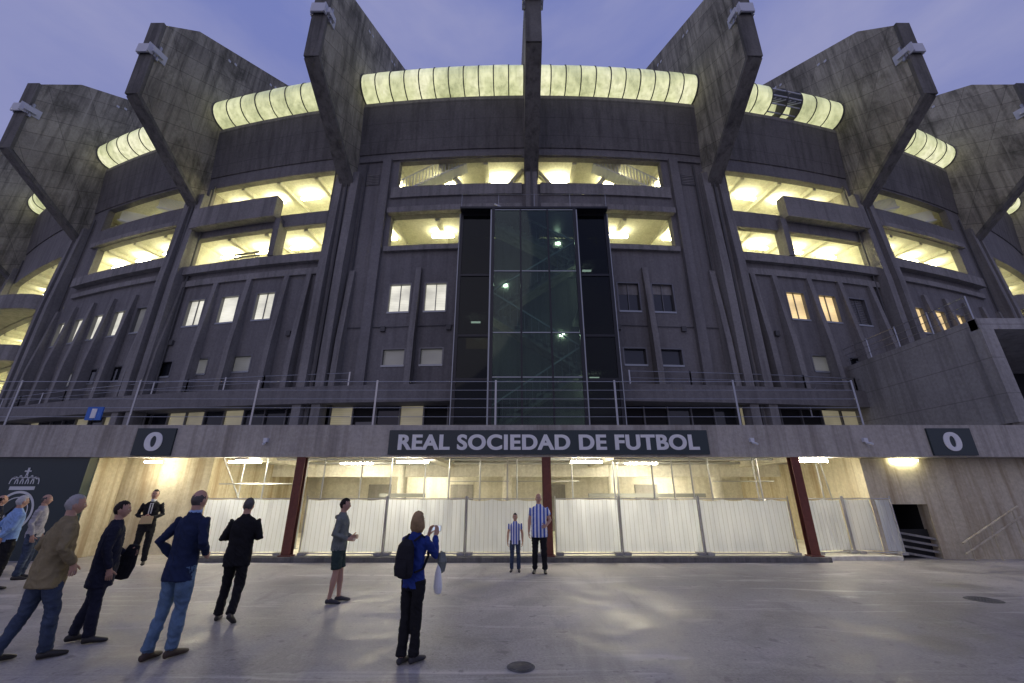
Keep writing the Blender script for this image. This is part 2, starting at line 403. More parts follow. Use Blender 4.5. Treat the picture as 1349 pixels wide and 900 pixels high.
for s in (-1,1):
    a0,a1=sorted((s*5.6,s*5.95)); ring(facade,a0,a1,0,.22,6.2,19.1,'facade')
    a0,a1=sorted((s*.35,s*5.5)); ring(facade,a0,a1,0,.30,15.42,15.75,'band'); ring(facade,a0,a1,0,.12,16.5,17.18,'band')
    ring(facade,a0,a1,.0,.18,13.2,13.48,'band')
    a0,a1=sorted((s*10.1,s*14.1)); ring(facade,a0,a1,.05,.55,15.7,17.0,'band')
    a0,a1=sorted((s*7.75,s*14.1)); ring(facade,a0,a1,.002,.25,12.9,13.38,'band'); ring(facade,a0,a1,.003,.12,12.2,12.55,'band')
    a0,a1=sorted((s*9.9,s*10.15)); ring(facade,a0,a1,-.3,.3,13.4,15.7,'facade')
    a0,a1=sorted((s*15,s*21)); ring(facade,a0,a1,.002,.35,13.6,14.18,'band'); ring(facade,a0,a1,.002,.15,12.9,13.2,'band')
    ring(facade,a0,a1,.002,.20,16.45,16.75,'band')
    a0,a1=sorted((s*.35,s*7.0)); ring(facade,a0,a1,.0,.10,19.05,19.3,'facade')
    ring(win,s*6.35-.28,s*6.35+.28,.002,.04,17.5,18.2,'frame')
    for i in range(6): ring(win,s*6.35-.25,s*6.35+.25,.04,.07,17.55+i*.11,17.59+i*.11,'band')
    for aa in (s*2.9,s*5.2,s*8.7,s*13.7,s*17.9): ring(win,aa-.08,aa+.08,.002,.12,8.9,9.15,'pipe')
    a0,a1=sorted((s*2.6,s*6.5)); win.cyl(pos(a0,.05,9.15),pos((a0+a1)/2,.05,9.12),.018,'pipe',5); win.cyl(pos((a0+a1)/2,.05,9.12),pos(a1,.05,9.15),.018,'pipe',5)
ring(facade,-39.5,39.5,-.4,.65,5.45,6.2,'facade'); 
ring(facade,-39.5,39.5,-.6,.0,3.0,4.15,'band')
a=-30.0
while a<31:
    k=random.choice(('litlow','glassd','glassd','litlow','black','glassd','black'))
    ring(win,a,a+.78,-.5,-.4,4.15,5.45,k); ring(win,a-.05,a+.0,-.52,-.3,4.15,5.45,'frame')
    if random.random()<.3: ring(win,a+.1,a+.7,-.38,-.34,4.5,4.75+random.random()*.4,'red' if random.random()<.4 else 'frame')
    a+=.8
facade.obj('facade_walls',stad); win.obj('facade_windows',stad)
mb=MB()
def rib(a):
    ringprof(mb,a-.10,a+.10,[(0,6.2),(.50,6.2),(.44,8.5),(.14,12.2),(0,12.2)],'rib')
for a in (-14.0,-12.3,-10.8,-9.2,-8.3,8.2,9.1,10.6,12.0,13.5, -21.7,-20.35,-19.05,-17.75,-16.45,-15.2,21.7,20.35,19.05,17.75,16.45,15.2,-6.6,-4.1,4.05,6.6): rib(a)
mb.obj('facade_ribs',stad)

mb=MB(); lamps=MB()
ring(mb,-39.5,39.5,-7.3,-7.0,3,22.8,'cream',2)
ring(mb,-39.5,39.5,-7.0,.35,22.92,23.15,'band',1.2)  # unseen roof plane, put in to block light above the galleries
for a in fins: ring(mb,a-.1,a+.1,-7,-.36,6.2,22.8,'cream')
def fixture(a,d,z,w=.45):
    p0=pos(a-w,d,z-.06);p1=pos(a+w,d,z-.06); lamps.beam(p0,p1,.2,.08,'lamp')
def slabs(a0,a1,zs,lz,nl):
    for z in zs: ring(mb,a0+.12,a1-.12,-7,-.36,z,z+.3,'cream')
    n=int((a1-a0)/1.6)
    for z in lz:
        for i in range(nl):
            a=a0+(a1-a0)*(i+.5)/nl; fixture(a,-1.7,z-.28)
            if nl>3: fixture(a+.3,-4.3,z-.28)
        for i in range(1,n):
            a=a0+(a1-a0)*i/n; ring(mb,a-.09,a+.09,-6.9,-.4,z-.24,z-.002,'cream')
        mb.cyl(pos(a0+.3,-2.9,z-.35),pos(a1-.3,-2.9,z-.35),.06,'white_steel',6)
for s in (-1,1):
    a0,a1=sorted((0,s*7.3)); slabs(a0,a1,(12.9,15.55,16.5,19.15),(15.55,19.15),3)
    for d in (-1.2,-2.6):
        p0=pos(s*6.0,d,16.9); p1=pos(s*3.2,d,19.0); mb.beam(p0,p1,.25,.35,'cream')
        mb.beam(pos(s*3.4,d,19.1),pos(s*2.3,d,17.0),.3,.22,'cream'); mb.beam(pos(s*.3,d,19.1),pos(s*1.5,d,17.0),.3,.22,'cream')
    for i in range(22):
        t=i/21; p=pos(s*(5.5-2.8*t),-.75,17.15+1.85*t); mb.beam(p-Vector((0,.35,.0)),p+Vector((0,.35,0)),.20,.07,'white_steel')
        mb.cyl(p-Vector((0,.3,0)),p+Vector((0,-.3,.9)),.022,'white_steel',5)
    mb.beam(pos(s*5.5,-.45,18.0),pos(s*2.9,-.45,19.9),.05,.05,'white_steel')
    a0,a1=sorted((s*7.3,s*14.5)); slabs(a0,a1,(12.9,15.45,18.95),(15.45,18.95),4)
    a0,a1=sorted((s*14.5,s*F3)); slabs(a0,a1,(13.8,16.55,17.3,19.65),(16.55,),4)
    for i in range(56):
        t=i/55; a=s*(15.1+5.8*t); z=17.65+1.5*abs(((t*2)%1)-.1)
        p=pos(a,-.8,z); mb.beam(p-Vector((0,.4,0)),p+Vector((0,.4,0)),.14,.06,'white_steel'); mb.cyl(p-Vector((0,.3,0)),p+Vector((0,-.3,.8)),.022,'white_steel',5)
    fixture(s*17,-3,19.5); fixture(s*19.3,-3,19.5)
    a0,a1=sorted((s*F3,s*31)); slabs(a0,a1,(6.7,9.3,9.9,12.7,13.3,17.0),(17.0,12.7,9.3),4)
    a0,a1=sorted((s*31,s*39.5)); slabs(a0,a1,(13.3,17.0),(17.0,),2)
for a0,a1,z in ((-14,-7.8,14.3),(7.8,14,14.3),(-5.2,-3,14.3),(3,5.2,14.3),(-20.8,-15.1,15.0),(15.1,20.8,15.0),(-30.5,-23,14.7),(23,30.5,14.7)):
    for dz in (0,-.3,-.6): ring(mb,a0,a1,-2.03,-1.99,z+dz,z+dz+.04,'white_steel')
for a,z in ((-12.5,13.2),(-9.0,16.4),(-16.5,14.1),(-19,14.1),(8.8,13.2),(12.8,16.4),(9.7,16.4),(17.6,14.1),(4,13.2),(-4.4,13.2),(-26,13.6),(25,13.6)):
    ring(mb,a-.6,a+.5,-6.99,-6.95,z,z+2.1,'band'); ring(mb,a+1.2,a+1.45,-4.5,-4.1,z,z+2.6,'cream')
ring(mb,19.0,20.0,-1.5,-1.4,14.1,15.6,'glassd')
for i in range(8): ring(mb,-12.9,-11.6,-1.2,-1.1,13.3+i*.2,13.38+i*.2,'band')
mb.obj('interior_galleries',stad); lamps.obj('gallery_light_fixtures',stad)

mb=MB(); rb=MB()
tc_d,tc_z,tr=.25,24.2,.92
circ=lambda r:[(tc_d+r*math.cos(2*math.pi*i/24),tc_z+r*math.sin(2*math.pi*i/24)) for i in range(24)]
broken={(-F3,-14.5):(-16.9,-15.4),(7.3,14.5):(10.4,11.8)}
for i in range(len(fins)-1):
    a0,a1=fins[i]+.25,fins[i+1]-.25
    n=11 if abs(a0)<8 and abs(a1)<8 else 9
    br=broken.get((fins[i],fins[i+1]))
    for k in range(n):
        b0=a0+(a1-a0)*k/n; b1=a0+(a1-a0)*(k+1)/n; c=(b0+b1)/2
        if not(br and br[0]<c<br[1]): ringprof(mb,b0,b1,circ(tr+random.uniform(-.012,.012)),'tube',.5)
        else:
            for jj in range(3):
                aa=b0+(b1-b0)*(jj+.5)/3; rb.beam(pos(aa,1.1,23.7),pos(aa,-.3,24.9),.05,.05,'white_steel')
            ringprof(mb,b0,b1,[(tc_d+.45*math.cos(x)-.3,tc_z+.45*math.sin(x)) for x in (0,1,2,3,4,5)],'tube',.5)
            for x in (3.0,3.5,4,4.5,5.0,5.5): ring(rb,b0,b1,tc_d-.9*math.cos(x)-.02,tc_d-.9*math.cos(x)+.03,tc_z+.9*math.sin(x),tc_z+.9*math.sin(x)+.06,'white_steel')
    for k in range(n+1):
        b=a0+(a1-a0)*k/n; ringprof(rb,b-.022,b+.022,circ(tr+.03),'pipe')
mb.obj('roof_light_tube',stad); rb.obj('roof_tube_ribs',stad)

# glass stair tower
mb=MB(); gl=MB()
TX0,TX1,TY0,TY1,TZ0,TZ1=-2.25,4.2,15.6,17.5,3.83,13.62
C0,C1=-.82,2.75
zl=[TZ0,5.96,7.78,10.54,TZ1]
for x in (TX0,C0,C1,TX1):
    pr=.0 if x in (TX0,TX1) else -.35
    mb.box(x-.06,x+.06,TY0+pr-.03,TY0+pr+.12,TZ0,TZ1+.06,'dark')
mb.box(C0-.12,C0-.065,TY0-.40,TY0-.2,TZ0,TZ1-.02,'mull'); mb.box(TX0-.10,TX0-.065,TY0-.05,TY0+.1,TZ0,TZ1,'mull')
mb.box(C1+.065,C1+.11,TY0-.40,TY0-.2,TZ0,TZ1-.02,'mull'); mb.box(TX1+.065,TX1+.10,TY0-.05,TY0+.1,TZ0,TZ1,'mull')
for x in (C0+1.19,C0+2.38): mb.box(x-.035,x+.035,TY0-.37,TY0-.25,TZ0,TZ1,'dark')
for z in zl:
    mb.box(TX0,C0-.06,TY0-.02,TY0+.06,z-.05,z+.05,'dark'); mb.box(C1+.06,TX1,TY0-.02,TY0+.06,z-.05,z+.05,'dark')
    mb.box(C0+.06,C1-.06,TY0-.36,TY0-.28,z-.02,z+.02,'mull')
gl.box(TX0+.06,C0-.06,TY0+.02,TY0+.035,TZ0,TZ1,'tglassd'); gl.box(C1+.06,TX1-.06,TY0+.02,TY0+.035,TZ0,TZ1,'tglassd')
gl.box(C0+.06,C1-.06,TY0-.33,TY0-.315,TZ0,TZ1,'tglass')
for x in (TX0,TX1): gl.box(x-.01,x+.01,TY0+.12,TY1,TZ0,TZ1,'tglassd')
mb.box(TX0-.05,TX1+.05,TY0-.38,TY1,TZ1+.06,TZ1+.16,'dark')
for x in (TX0,-.6,1,2.6,TX1): mb.cyl((x,TY0-.3,TZ1+.16),(x,TY0-.3,TZ1+.9),.012,'steel',5)
mb.cyl((TX0,TY0-.3,TZ1+.88),(TX1,TY0-.3,TZ1+.88),.010,'steel',5)
mb.box(TX0+.1,TX1-.1,TY1-.05,TY1,TZ0,TZ1,'rib')
for z in (6.4,8.9,11.4): mb.box(TX0+.1,C0,TY0+.15,TY1-.06,z,z+.18,'band'); mb.box(C1,TX1-.1,TY0+.15,TY1-.06,z,z+.18,'band')
for i,(z0,z1) in enumerate(((4,6.4),(6.5,8.9),(9,11.4),(11.5,13.5))):
    x0,x1=(C0,C1) if i%2==0 else (C1,C0)
    mb.beam((x0,16.5,z0),(x1,16.5,z1),1.0,.22,'beam')
    for k in range(12):
        t=(k+.5)/12; x=x0+(x1-x0)*t; z=z0+(z1-z0)*t; mb.box(x-.13,x+.13,16.0,17.0,z+.02,z+.2,'beam'); mb.cyl((x,15.97,z+.1),(x,15.97,z+1.0),.012,'steel',4)
    mb.beam((x0,15.97,z0+1),(x1,15.97,z1+1),.05,.06,'steel')
for z,x in ((6.3,C1+.6),(8.75,TX0+.7),(11.25,C1+.6)):
    mb.box(x-.2,x+.2,TY0+.7,TY0+.8,z-.10,z-.05,'towerfill')  # added fill lights that make the tower interior visible
# more added fill lights along the rear wall, brightening the tower interior
for z,x in ((6.0,C0+.5),(8.5,C1-.5),(11.0,C0+.5),(13.3,C1-.5)):
    mb.box(x-.10,x+.10,TY1-.13,TY1-.052,z-.05,z+.05,'towerfill')
mb.box(TX0+.2,C0-.15,TY1-.09,TY1-.052,7.85,8.35,'lity'); mb.box(C1+.3,TX1-.2,TY1-.09,TY1-.052,4.6,6.1,'litd')
mb.obj('stair_tower_frame',stad); gl.obj('stair_tower_glass',stad)

# ------------------------------------------------------------------ terrace and ground floor
mb=MB()
mb.box(-30,16.2,13.1,13.5,2.86,3.83,'beam')
mb.box(-30,22,13.5,22.5,3.08,3.80,'inner')
for x in (-8.5,-2.6,3.4,9.4): mb.box(x-.2,x+.2,13.5,21,2.82,3.08,'inner')
mb.box(-14,16.2,21.5,22,0,3.1,'inner')
mb.box(-14,16.2,18.2,18.5,2.45,3.08,'inner')
for x in (-7,-3,1.5,6): mb.box(x,x+1.1,21.45,21.49,.1,2.2,'band')
for x in (-9,-4.6,-.2,4.2,8.6): mb.cyl((x,18.35,0.1),(x,18.35,3.08),.2,'inner',16)
for y in (15.2,17.4,19.6): mb.cyl((-9.8,y,2.95),(11.2,y,2.95),.05,'steel',8)
mb.box(-30,-13.0,13.22,13.5,0,2.86,'sign')
mb.box(-13.0,-10.3,14.5,14.8,0,3.08,'yellowc'); mb.box(-13.25,-12.98,13.5,14.8,0,3.08,'yellowc')
mb.box(-10.3,-10.05,14.5,21.5,0,3.08,'yellowc')
mb.box(11.05,11.55,13.65,14.0,0,2.86,'yellowc'); mb.box(11.55,12.75,13.65,14.0,1.5,2.86,'yellowc'); mb.box(12.75,24,13.65,14.0,0,2.86,'yellowc')
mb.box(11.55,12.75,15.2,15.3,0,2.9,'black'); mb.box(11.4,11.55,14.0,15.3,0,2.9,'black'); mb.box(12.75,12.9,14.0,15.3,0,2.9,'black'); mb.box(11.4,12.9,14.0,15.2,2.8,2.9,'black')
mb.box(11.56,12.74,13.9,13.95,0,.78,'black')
for i in range(4): mb.beam((11.56,13.72,.72-i*.18),(12.74,13.72,.52-i*.18),.03,.06,'band')
mb.box(11.25,11.4,14.0,21.5,.0,3.08,'yellowc')
mb.box(16.2,24,13.14,13.5,2.862,3.95,'beam')
mb.box(-9.2,8.95,12.95,13.3,0,.13,'finedge')
mb.box(-9.6,11.25,13.3,21.5,0,.11,'inner')
for x in (-6.45,1.05,8.65):
    for yy in (13.12,13.30): mb.box(x-.13,x+.13,yy,yy+.02,.13,2.86,'red')
    mb.box(x-.012,x+.012,13.14,13.30,.13,2.86,'red')
    mb.box(x-.18,x+.18,13.05,13.36,.13,.16,'red')
mb.box(3.0,7.6,17.3,17.35,1.66,1.80,'faint'); mb.box(-5.2,-3.4,17.3,17.35,1.66,1.80,'faint')
def textmesh(mb,body,x0,x1,z0,z1,y,k,bold=.022,depth=.02):
    c=bpy.data.curves.new('t','FONT'); c.body=body; c.offset=bold; c.extrude=.01; c.space_character=1.08
    o=bpy.data.objects.new('t',c); COL.objects.link(o); bpy.context.view_layer.update()
    dg=bpy.context.evaluated_depsgraph_get(); me=bpy.data.meshes.new_from_object(o.evaluated_get(dg))
    xs=[v.co.x for v in me.vertices]; ys=[v.co.y for v in me.vertices]
    ax,bx,ay,by=min(xs),max(xs),min(ys),max(ys)
    # second copy shifted sideways (and 2 mm back) thickens the vertical strokes
    for sh,dy in ((-.009,0),(.009,.002)):
        vs=[(sh+x0+(v.co.x-ax)/(bx-ax)*(x1-x0), y+dy-(.5+v.co.z/.02)*depth, z0+(v.co.y-ay)/(by-ay)*(z1-z0)) for v in me.vertices]
        mb.add(vs,[tuple(p.vertices) for p in me.polygons],k)
    bpy.data.objects.remove(o)
for x in (-7.6,7.4,10.9): mb.box(x-.06,x+.06,13.0,13.098,3.3,3.42,'white_steel'); mb.cyl((x,13.02,3.28),(x+.05,12.85,3.22),.035,'white_steel',8)
mb.obj('terrace_structure',stad)
mb=MB()
for x in (-8.6,-3.2,2.4): mb.box(x-.5,x+.5,13.8,13.9,2.73,2.79,'lampg')
mb.box(-11.8,-11.3,13.8,13.88,2.74,2.79,'lampg')
mb.box(8.95,9.95,13.54,13.63,2.74,2.80,'lampg')
for x in (-6,5): mb.box(x-.6,x+.6,16.6,16.72,2.86,2.92,'lampg'); mb.box(x+1.5,x+2.5,20.0,20.12,2.70,2.76,'lampg')
mb.box(12.0,12.8,13.54,13.62,2.76,2.81,'lamp')  # small light added under the beam to brighten the right wall
mb.obj('entrance_light_fixtures',stad)
mb=MB()
mb.box(16.2,16.55,13.35,19.5,3.95,7.55,'blockc'); mb.box(16.2,26,13.3,13.6,7.15,7.56,'blockc'); mb.box(16.55,26,13.6,19.5,7.2,7.5,'blockc')
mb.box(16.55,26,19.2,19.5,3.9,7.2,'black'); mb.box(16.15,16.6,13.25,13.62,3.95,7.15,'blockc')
mb.box(16.6,26,13.62,19.2,3.7,3.95,'blockc'); mb.box(18.4,18.6,15,19.2,3.95,7.2,'facade')
mb.obj('ramp_block',stad)

def railing(name,pts,h=1.5,rails=(1.0,.72,.48,.24),sp=3.2,r=.022,parent=None):
    mb=MB(); pts=[Vector(p) for p in pts]
    for a,b in zip(pts[:-1],pts[1:]):
        for i,q in enumerate(rails): mb.cyl(a+Vector((0,0,h*q)),b+Vector((0,0,h*q)),r*1.5 if i==0 else r,'steel',6)
        n=max(1,round((b-a).length/sp))
        for i in range(n+1):
            p=a.lerp(b,i/n); mb.box(p.x-.03,p.x+.03,p.y-.012,p.y+.012,p.z,p.z+h+.05,'steel'); mb.box(p.x-.07,p.x+.07,p.y-.07,p.y+.07,p.z,p.z+.02,'steel')
    return mb.obj(name,parent)
railing('terrace_railing',[(-24,13.3,3.83),(11.2,13.3,3.83)],1.45,(1.0,.80,.60,.40,.2),3.9,.009)
railing('facade_railing',[tuple(pos(a,.5,6.2)) for a in range(-30,-3,3)],.6,(1,.5),2,.010)
railing('facade_railing',[tuple(pos(a,.5,6.2)) for a in range(3,16,2)],.6,(1,.5),2,.010)
railing('ramp_railing',[(16.35,13.5,7.56),(16.35,19.4,7.56)],.9,(1,.66,.33),1.6,.012)
railing('ramp_railing',[(16.35,19.4,6.3),(14.4,19.0,5.4),(13.4,18.5,5.0)],1.1,(1,.66,.33),1.6,.012)
mb=MB()
for dz in (0,-.28):
    mb.cyl((13.1,13.3,.45+dz),(15.1,13.3,1.45+dz),.028,'yellowc',8); 
for x in (13.3,14.1,14.9): mb.cyl((x,13.3,0),(x,13.3,.45+(x-13.1)*.5),.020,'yellowc',8)
mb.obj('stair_handrail')

def fence(x0,y0,x1,y1):
    mb=MB(); a=Vector((x0,y0,0)); b=Vector((x1,y1,0)); t=(b-a); L=t.length; t.normalize(); nrm=Vector((t.y,-t.x,0))
    z0,z1=.17,1.66
    sag=random.uniform(.01,.05)
    def P(s,z,o=0): 
        p=a+t*s+nrm*o; p.z=z; return p
    n=80; vs=[];fs=[]; nz=8
    for i in range(n+1):
        for j in range(nz+1):
            s=L*i/n; z=z0+.04+(z1-z0-.06)*j/nz
            if j==nz: z-=sag*abs(math.sin(s*math.pi/.75))
            vs.append(P(s,z,-.04+.045*noise.noise(Vector((s*3.5+x0*7,z*.9,0)))))
    for i in range(n):
        for j in range(nz): fs.append((i*(nz+1)+j,(i+1)*(nz+1)+j,(i+1)*(nz+1)+j+1,i*(nz+1)+j+1))
    mb.add(vs,fs,'sheet')
    for z in (z0,z1): mb.cyl(P(0,z,.03),P(L,z,.03),.017,'steel',6)
    for s in (0,L): mb.cyl(P(s,.13,.03),P(s,z1+.08,.03),.022,'steel',6)
    s=.13
    while s<L: mb.cyl(P(s,z0,.03),P(s,z1,.03),.0035,'steel',4); s+=.13
    for s in (.1,L-.1): mb.box(a.x+t.x*s-.1,a.x+t.x*s+.1,a.y+t.y*s-.16,a.y+t.y*s+.16,.131,.2,'blockc')
    mb.obj('temporary_fence',smooth=False)
for a,b in ((-9.3,-6.7),(-6.2,-3.8),(-3.75,-1.4),(-1.35,.85),(1.3,3.2),(3.25,5.6),(5.65,8.35)):
    fence(a,13.45,b,13.45)
fence(8.95,13.6,10.3,13.9); fence(10.35,13.88,11.5,13.5)
mb=MB()
x=-9.3
k=0
while x<11:
    y=14.2 if k%2 else 15.0
    mb.cyl((x,y,.11),(x,y,3.08),.026,'steel',8); mb.cyl((x,y,.11),(x,y,1.6),.034,'steel',8)
    mb.box(x-.08,x+.08,y-.08,y+.08,.11,.125,'steel'); mb.box(x-.08,x+.08,y-.08,y+.08,3.06,3.079,'steel')
    mb.cyl((x-.06,y-.04,1.62),(x+.06,y-.04,1.62),.014,'steel',6)
    x+=random.choice((.32,.95,1.25,.95)); k+=1
mb.cyl((-9.5,14.2,2.1),(-6.7,14.2,2.1),.02,'steel',6)
for x in (-2.2,.2,6.9): mb.cyl((x,15,2.2),(x+2.1,15,2.2),.02,'steel',6)
for x in (-9.4,10.0): mb.cyl((x,14,2.9),(x+1.0,15,.2),.02,'steel',6)
mb.obj('scaffold_props')

mb=MB(); mb.box(-3.8,6.05,13.04,13.1,2.93,3.66,'sign'); textmesh(mb,'REAL SOCIEDAD DE FUTBOL',-3.5,5.75,3.06,3.53,13.038,'letter',.028); mb.obj('stadium_name_sign')
for x0,x1 in ((-11.65,-10.45),(12.9,14.25)):
    mb=MB(); mb.box(x0,x1,13.04,13.1,2.90,3.72,'sign'); c=(x0+x1)/2; textmesh(mb,'0',c-.26,c+.26,3.03,3.60,13.038,'letter',.03); mb.obj('entrance_zero_sign')
mb=MB(); mb.box(-13.6,-13.1,13.2,13.24,4.0,4.42,'blue'); textmesh(mb,'1',-13.42,-13.28,4.06,4.36,13.198,'letter',.02); mb.obj('blue_gate_sign')
mb=MB()
def arc(cx,cz,r,q0,q1,wd,k='mural',n=18,ex=1):
    vs=[];fs=[]
    for i in range(n+1):
        q=math.radians(q0+(q1-q0)*i/n)
        for rr in (r-wd/2,r+wd/2): vs.append((cx+rr*math.cos(q)*ex,13.21,cz+rr*math.sin(q)))
    for i in range(n): fs.append((2*i,2*i+2,2*i+3,2*i+1))
    mb.add(vs,fs,k)
mx,mz=-14.75,2.05
arc(mx,mz-.75,.55,0,360,.07,n=40); arc(mx,mz-.75,.40,0,360,.03,n=40)
for i in range(-2,3): arc(mx+i*.16,mz+.06,.17,-10,190,.045,ex=.7)
for i in range(-2,3): arc(mx+i*.17,mz+.27-abs(i)*.03,.03,0,360,.03,n=12)
mb.box(mx-.38,mx+.38,13.205,13.215,mz-.14,mz-.04,'mural'); mb.box(mx-.03,mx+.03,13.205,13.215,mz+.3,mz+.5,'mural'); mb.box(mx-.1,mx+.1,13.204,13.216,mz+.38,mz+.42,'mural')
for i in range(3): mb.beam((mx-.3+.1*i,13.21,mz-.95+.1*i),(mx+.1+.1*i,13.21,mz-.55+.1*i),.01,.05,'mural')
mb.beam((mx-1.3,13.21,mz-1.0),(mx-.8,13.21,mz+.1),.01,.05,'mural'); mb.beam((mx-.8,13.21,mz+.1),(mx-.55,13.21,mz-.6),.01,.05,'mural')
mb.obj('club_crest_mural')

mb=MB(); mb.add([(-400,-200,0),(400,-200,0),(400,600,0),(-400,600,0)],[(0,1,2,3)],'ground'); mb.obj('ground')
def manhole(x,y,r):
    mb=MB(); n=32; vs=[];fs=[]
    for i in range(n):
        q=2*math.pi*i/n
        for rr,z in ((r,.004),(r*.9,.012),(r*.86,.006),(.001,.008)): vs.append((x+rr*math.cos(q),y+rr*math.sin(q),z))
    for i in range(n):
        o=i*4;p=((i+1)%n)*4
        for j in range(3): fs.append((o+j,p+j,p+j+1,o+j+1))
    mb.add(vs,fs,'finedge')
    for i in range(-3,4):
        for j in range(-3,4):
            if i*i+j*j<11: mb.box(x+i*r*.22-.02,x+i*r*.22+.02,y+j*r*.22-.02,y+j*r*.22+.02,.006,.013,'finedge')
    mb.obj('manhole_cover')
manhole(.1,5.62,.16); manhole(8.6,8.7,.27)

# ------------------------------------------------------------------ people
def fabric(name,c,var=.25,rough=.85):
    m,nt,b=newmat(name); tc=nt.nodes.new('ShaderNodeTexCoord')
    f=noisen(nt,tc.outputs['Object'],7,5,.6)
    nt.links.new(rampn(nt,f,[(.3,tuple(x*(1-var) for x in c)),(.7,tuple(x*(1+var) for x in c))]),b.inputs['Base Color'])
    b.inputs['Roughness'].default_value=rough; b.inputs['Specular IOR Level'].default_value=.2
    g=noisen(nt,tc.outputs['Object'],14,3,.5); bumpn(nt,b,g,.6,.02); return m
def stripes():
    m,nt,b=newmat('blue_white_striped_shirt'); tc=nt.nodes.new('ShaderNodeTexCoord')
    sp=nt.nodes.new('ShaderNodeSeparateXYZ'); nt.links.new(tc.outputs['Object'],sp.inputs[0])
    f=mathn(nt,'LESS_THAN',mathn(nt,'FRACT',mathn(nt,'ADD',mathn(nt,'DIVIDE',sp.outputs['X'],.085),.25)),.5)
    nt.links.new(mixn(nt,(.03,.09,.42),(.68,.70,.74),f),b.inputs['Base Color']); b.inputs['Roughness'].default_value=.7
    return m
F=dict(olive=fabric('olive_jacket',(.22,.18,.10)),jeans=fabric('blue_jeans',(.095,.155,.24),.35),jeansd=fabric('dark_jeans',(.045,.062,.10),.35),
 navy=fabric('navy_coat',(.018,.020,.036)),blazer=fabric('blue_blazer',(.014,.023,.060)),blacks=fabric('black_suit',(.012,.012,.014)),
 grey=fabric('grey_hoodie',(.16,.18,.165)),shorts=fabric('dark_shorts',(.03,.05,.045)),royal=fabric('royal_blue_shirt',(.020,.042,.20)),
 ltblue=fabric('light_blue_shirt',(.25,.38,.62)),white=fabric('white_shirt',(.62,.62,.60),.08),plaid=fabric('grey_check_shirt',(.35,.34,.36),.3),shoe=plain('dark_leather_shoe',(.02,.017,.015),.4),
 shoeb=plain('brown_shoe',(.045,.028,.018),.5),trainer=plain('trainer_shoe',(.03,.03,.035),.6),stripe=stripes(),
 skin=plain('skin',(.44,.255,.18),.5),hair_dark=fabric('dark_hair',(.018,.013,.01),.3,.6),hair_grey=fabric('grey_hair',(.33,.32,.31),.2,.7),
 hair_blond=fabric('blond_hair',(.30,.20,.10),.45,.6),hair_white=fabric('white_hair',(.5,.49,.47),.15,.7),hair_salt=fabric('salt_pepper_hair',(.09,.085,.08),.4,.7),
 eye=plain('eye_dark',(.02,.015,.01),.3),eyew=plain('eye_white',(.6,.58,.55),.4),lip=plain('lips',(.28,.10,.08),.5),
 pack=fabric('backpack_black',(.016,.016,.02)),paper=plain('manila_folder',(.5,.38,.2),.8),phone=plain('phone_body',(.5,.5,.5),.3),
 screen=plain('phone_screen',(.1,.1,.1),.2,emit=(.6,.7,.9),es=.9),bag=plain('white_plastic_bag',(.7,.72,.74),.5))

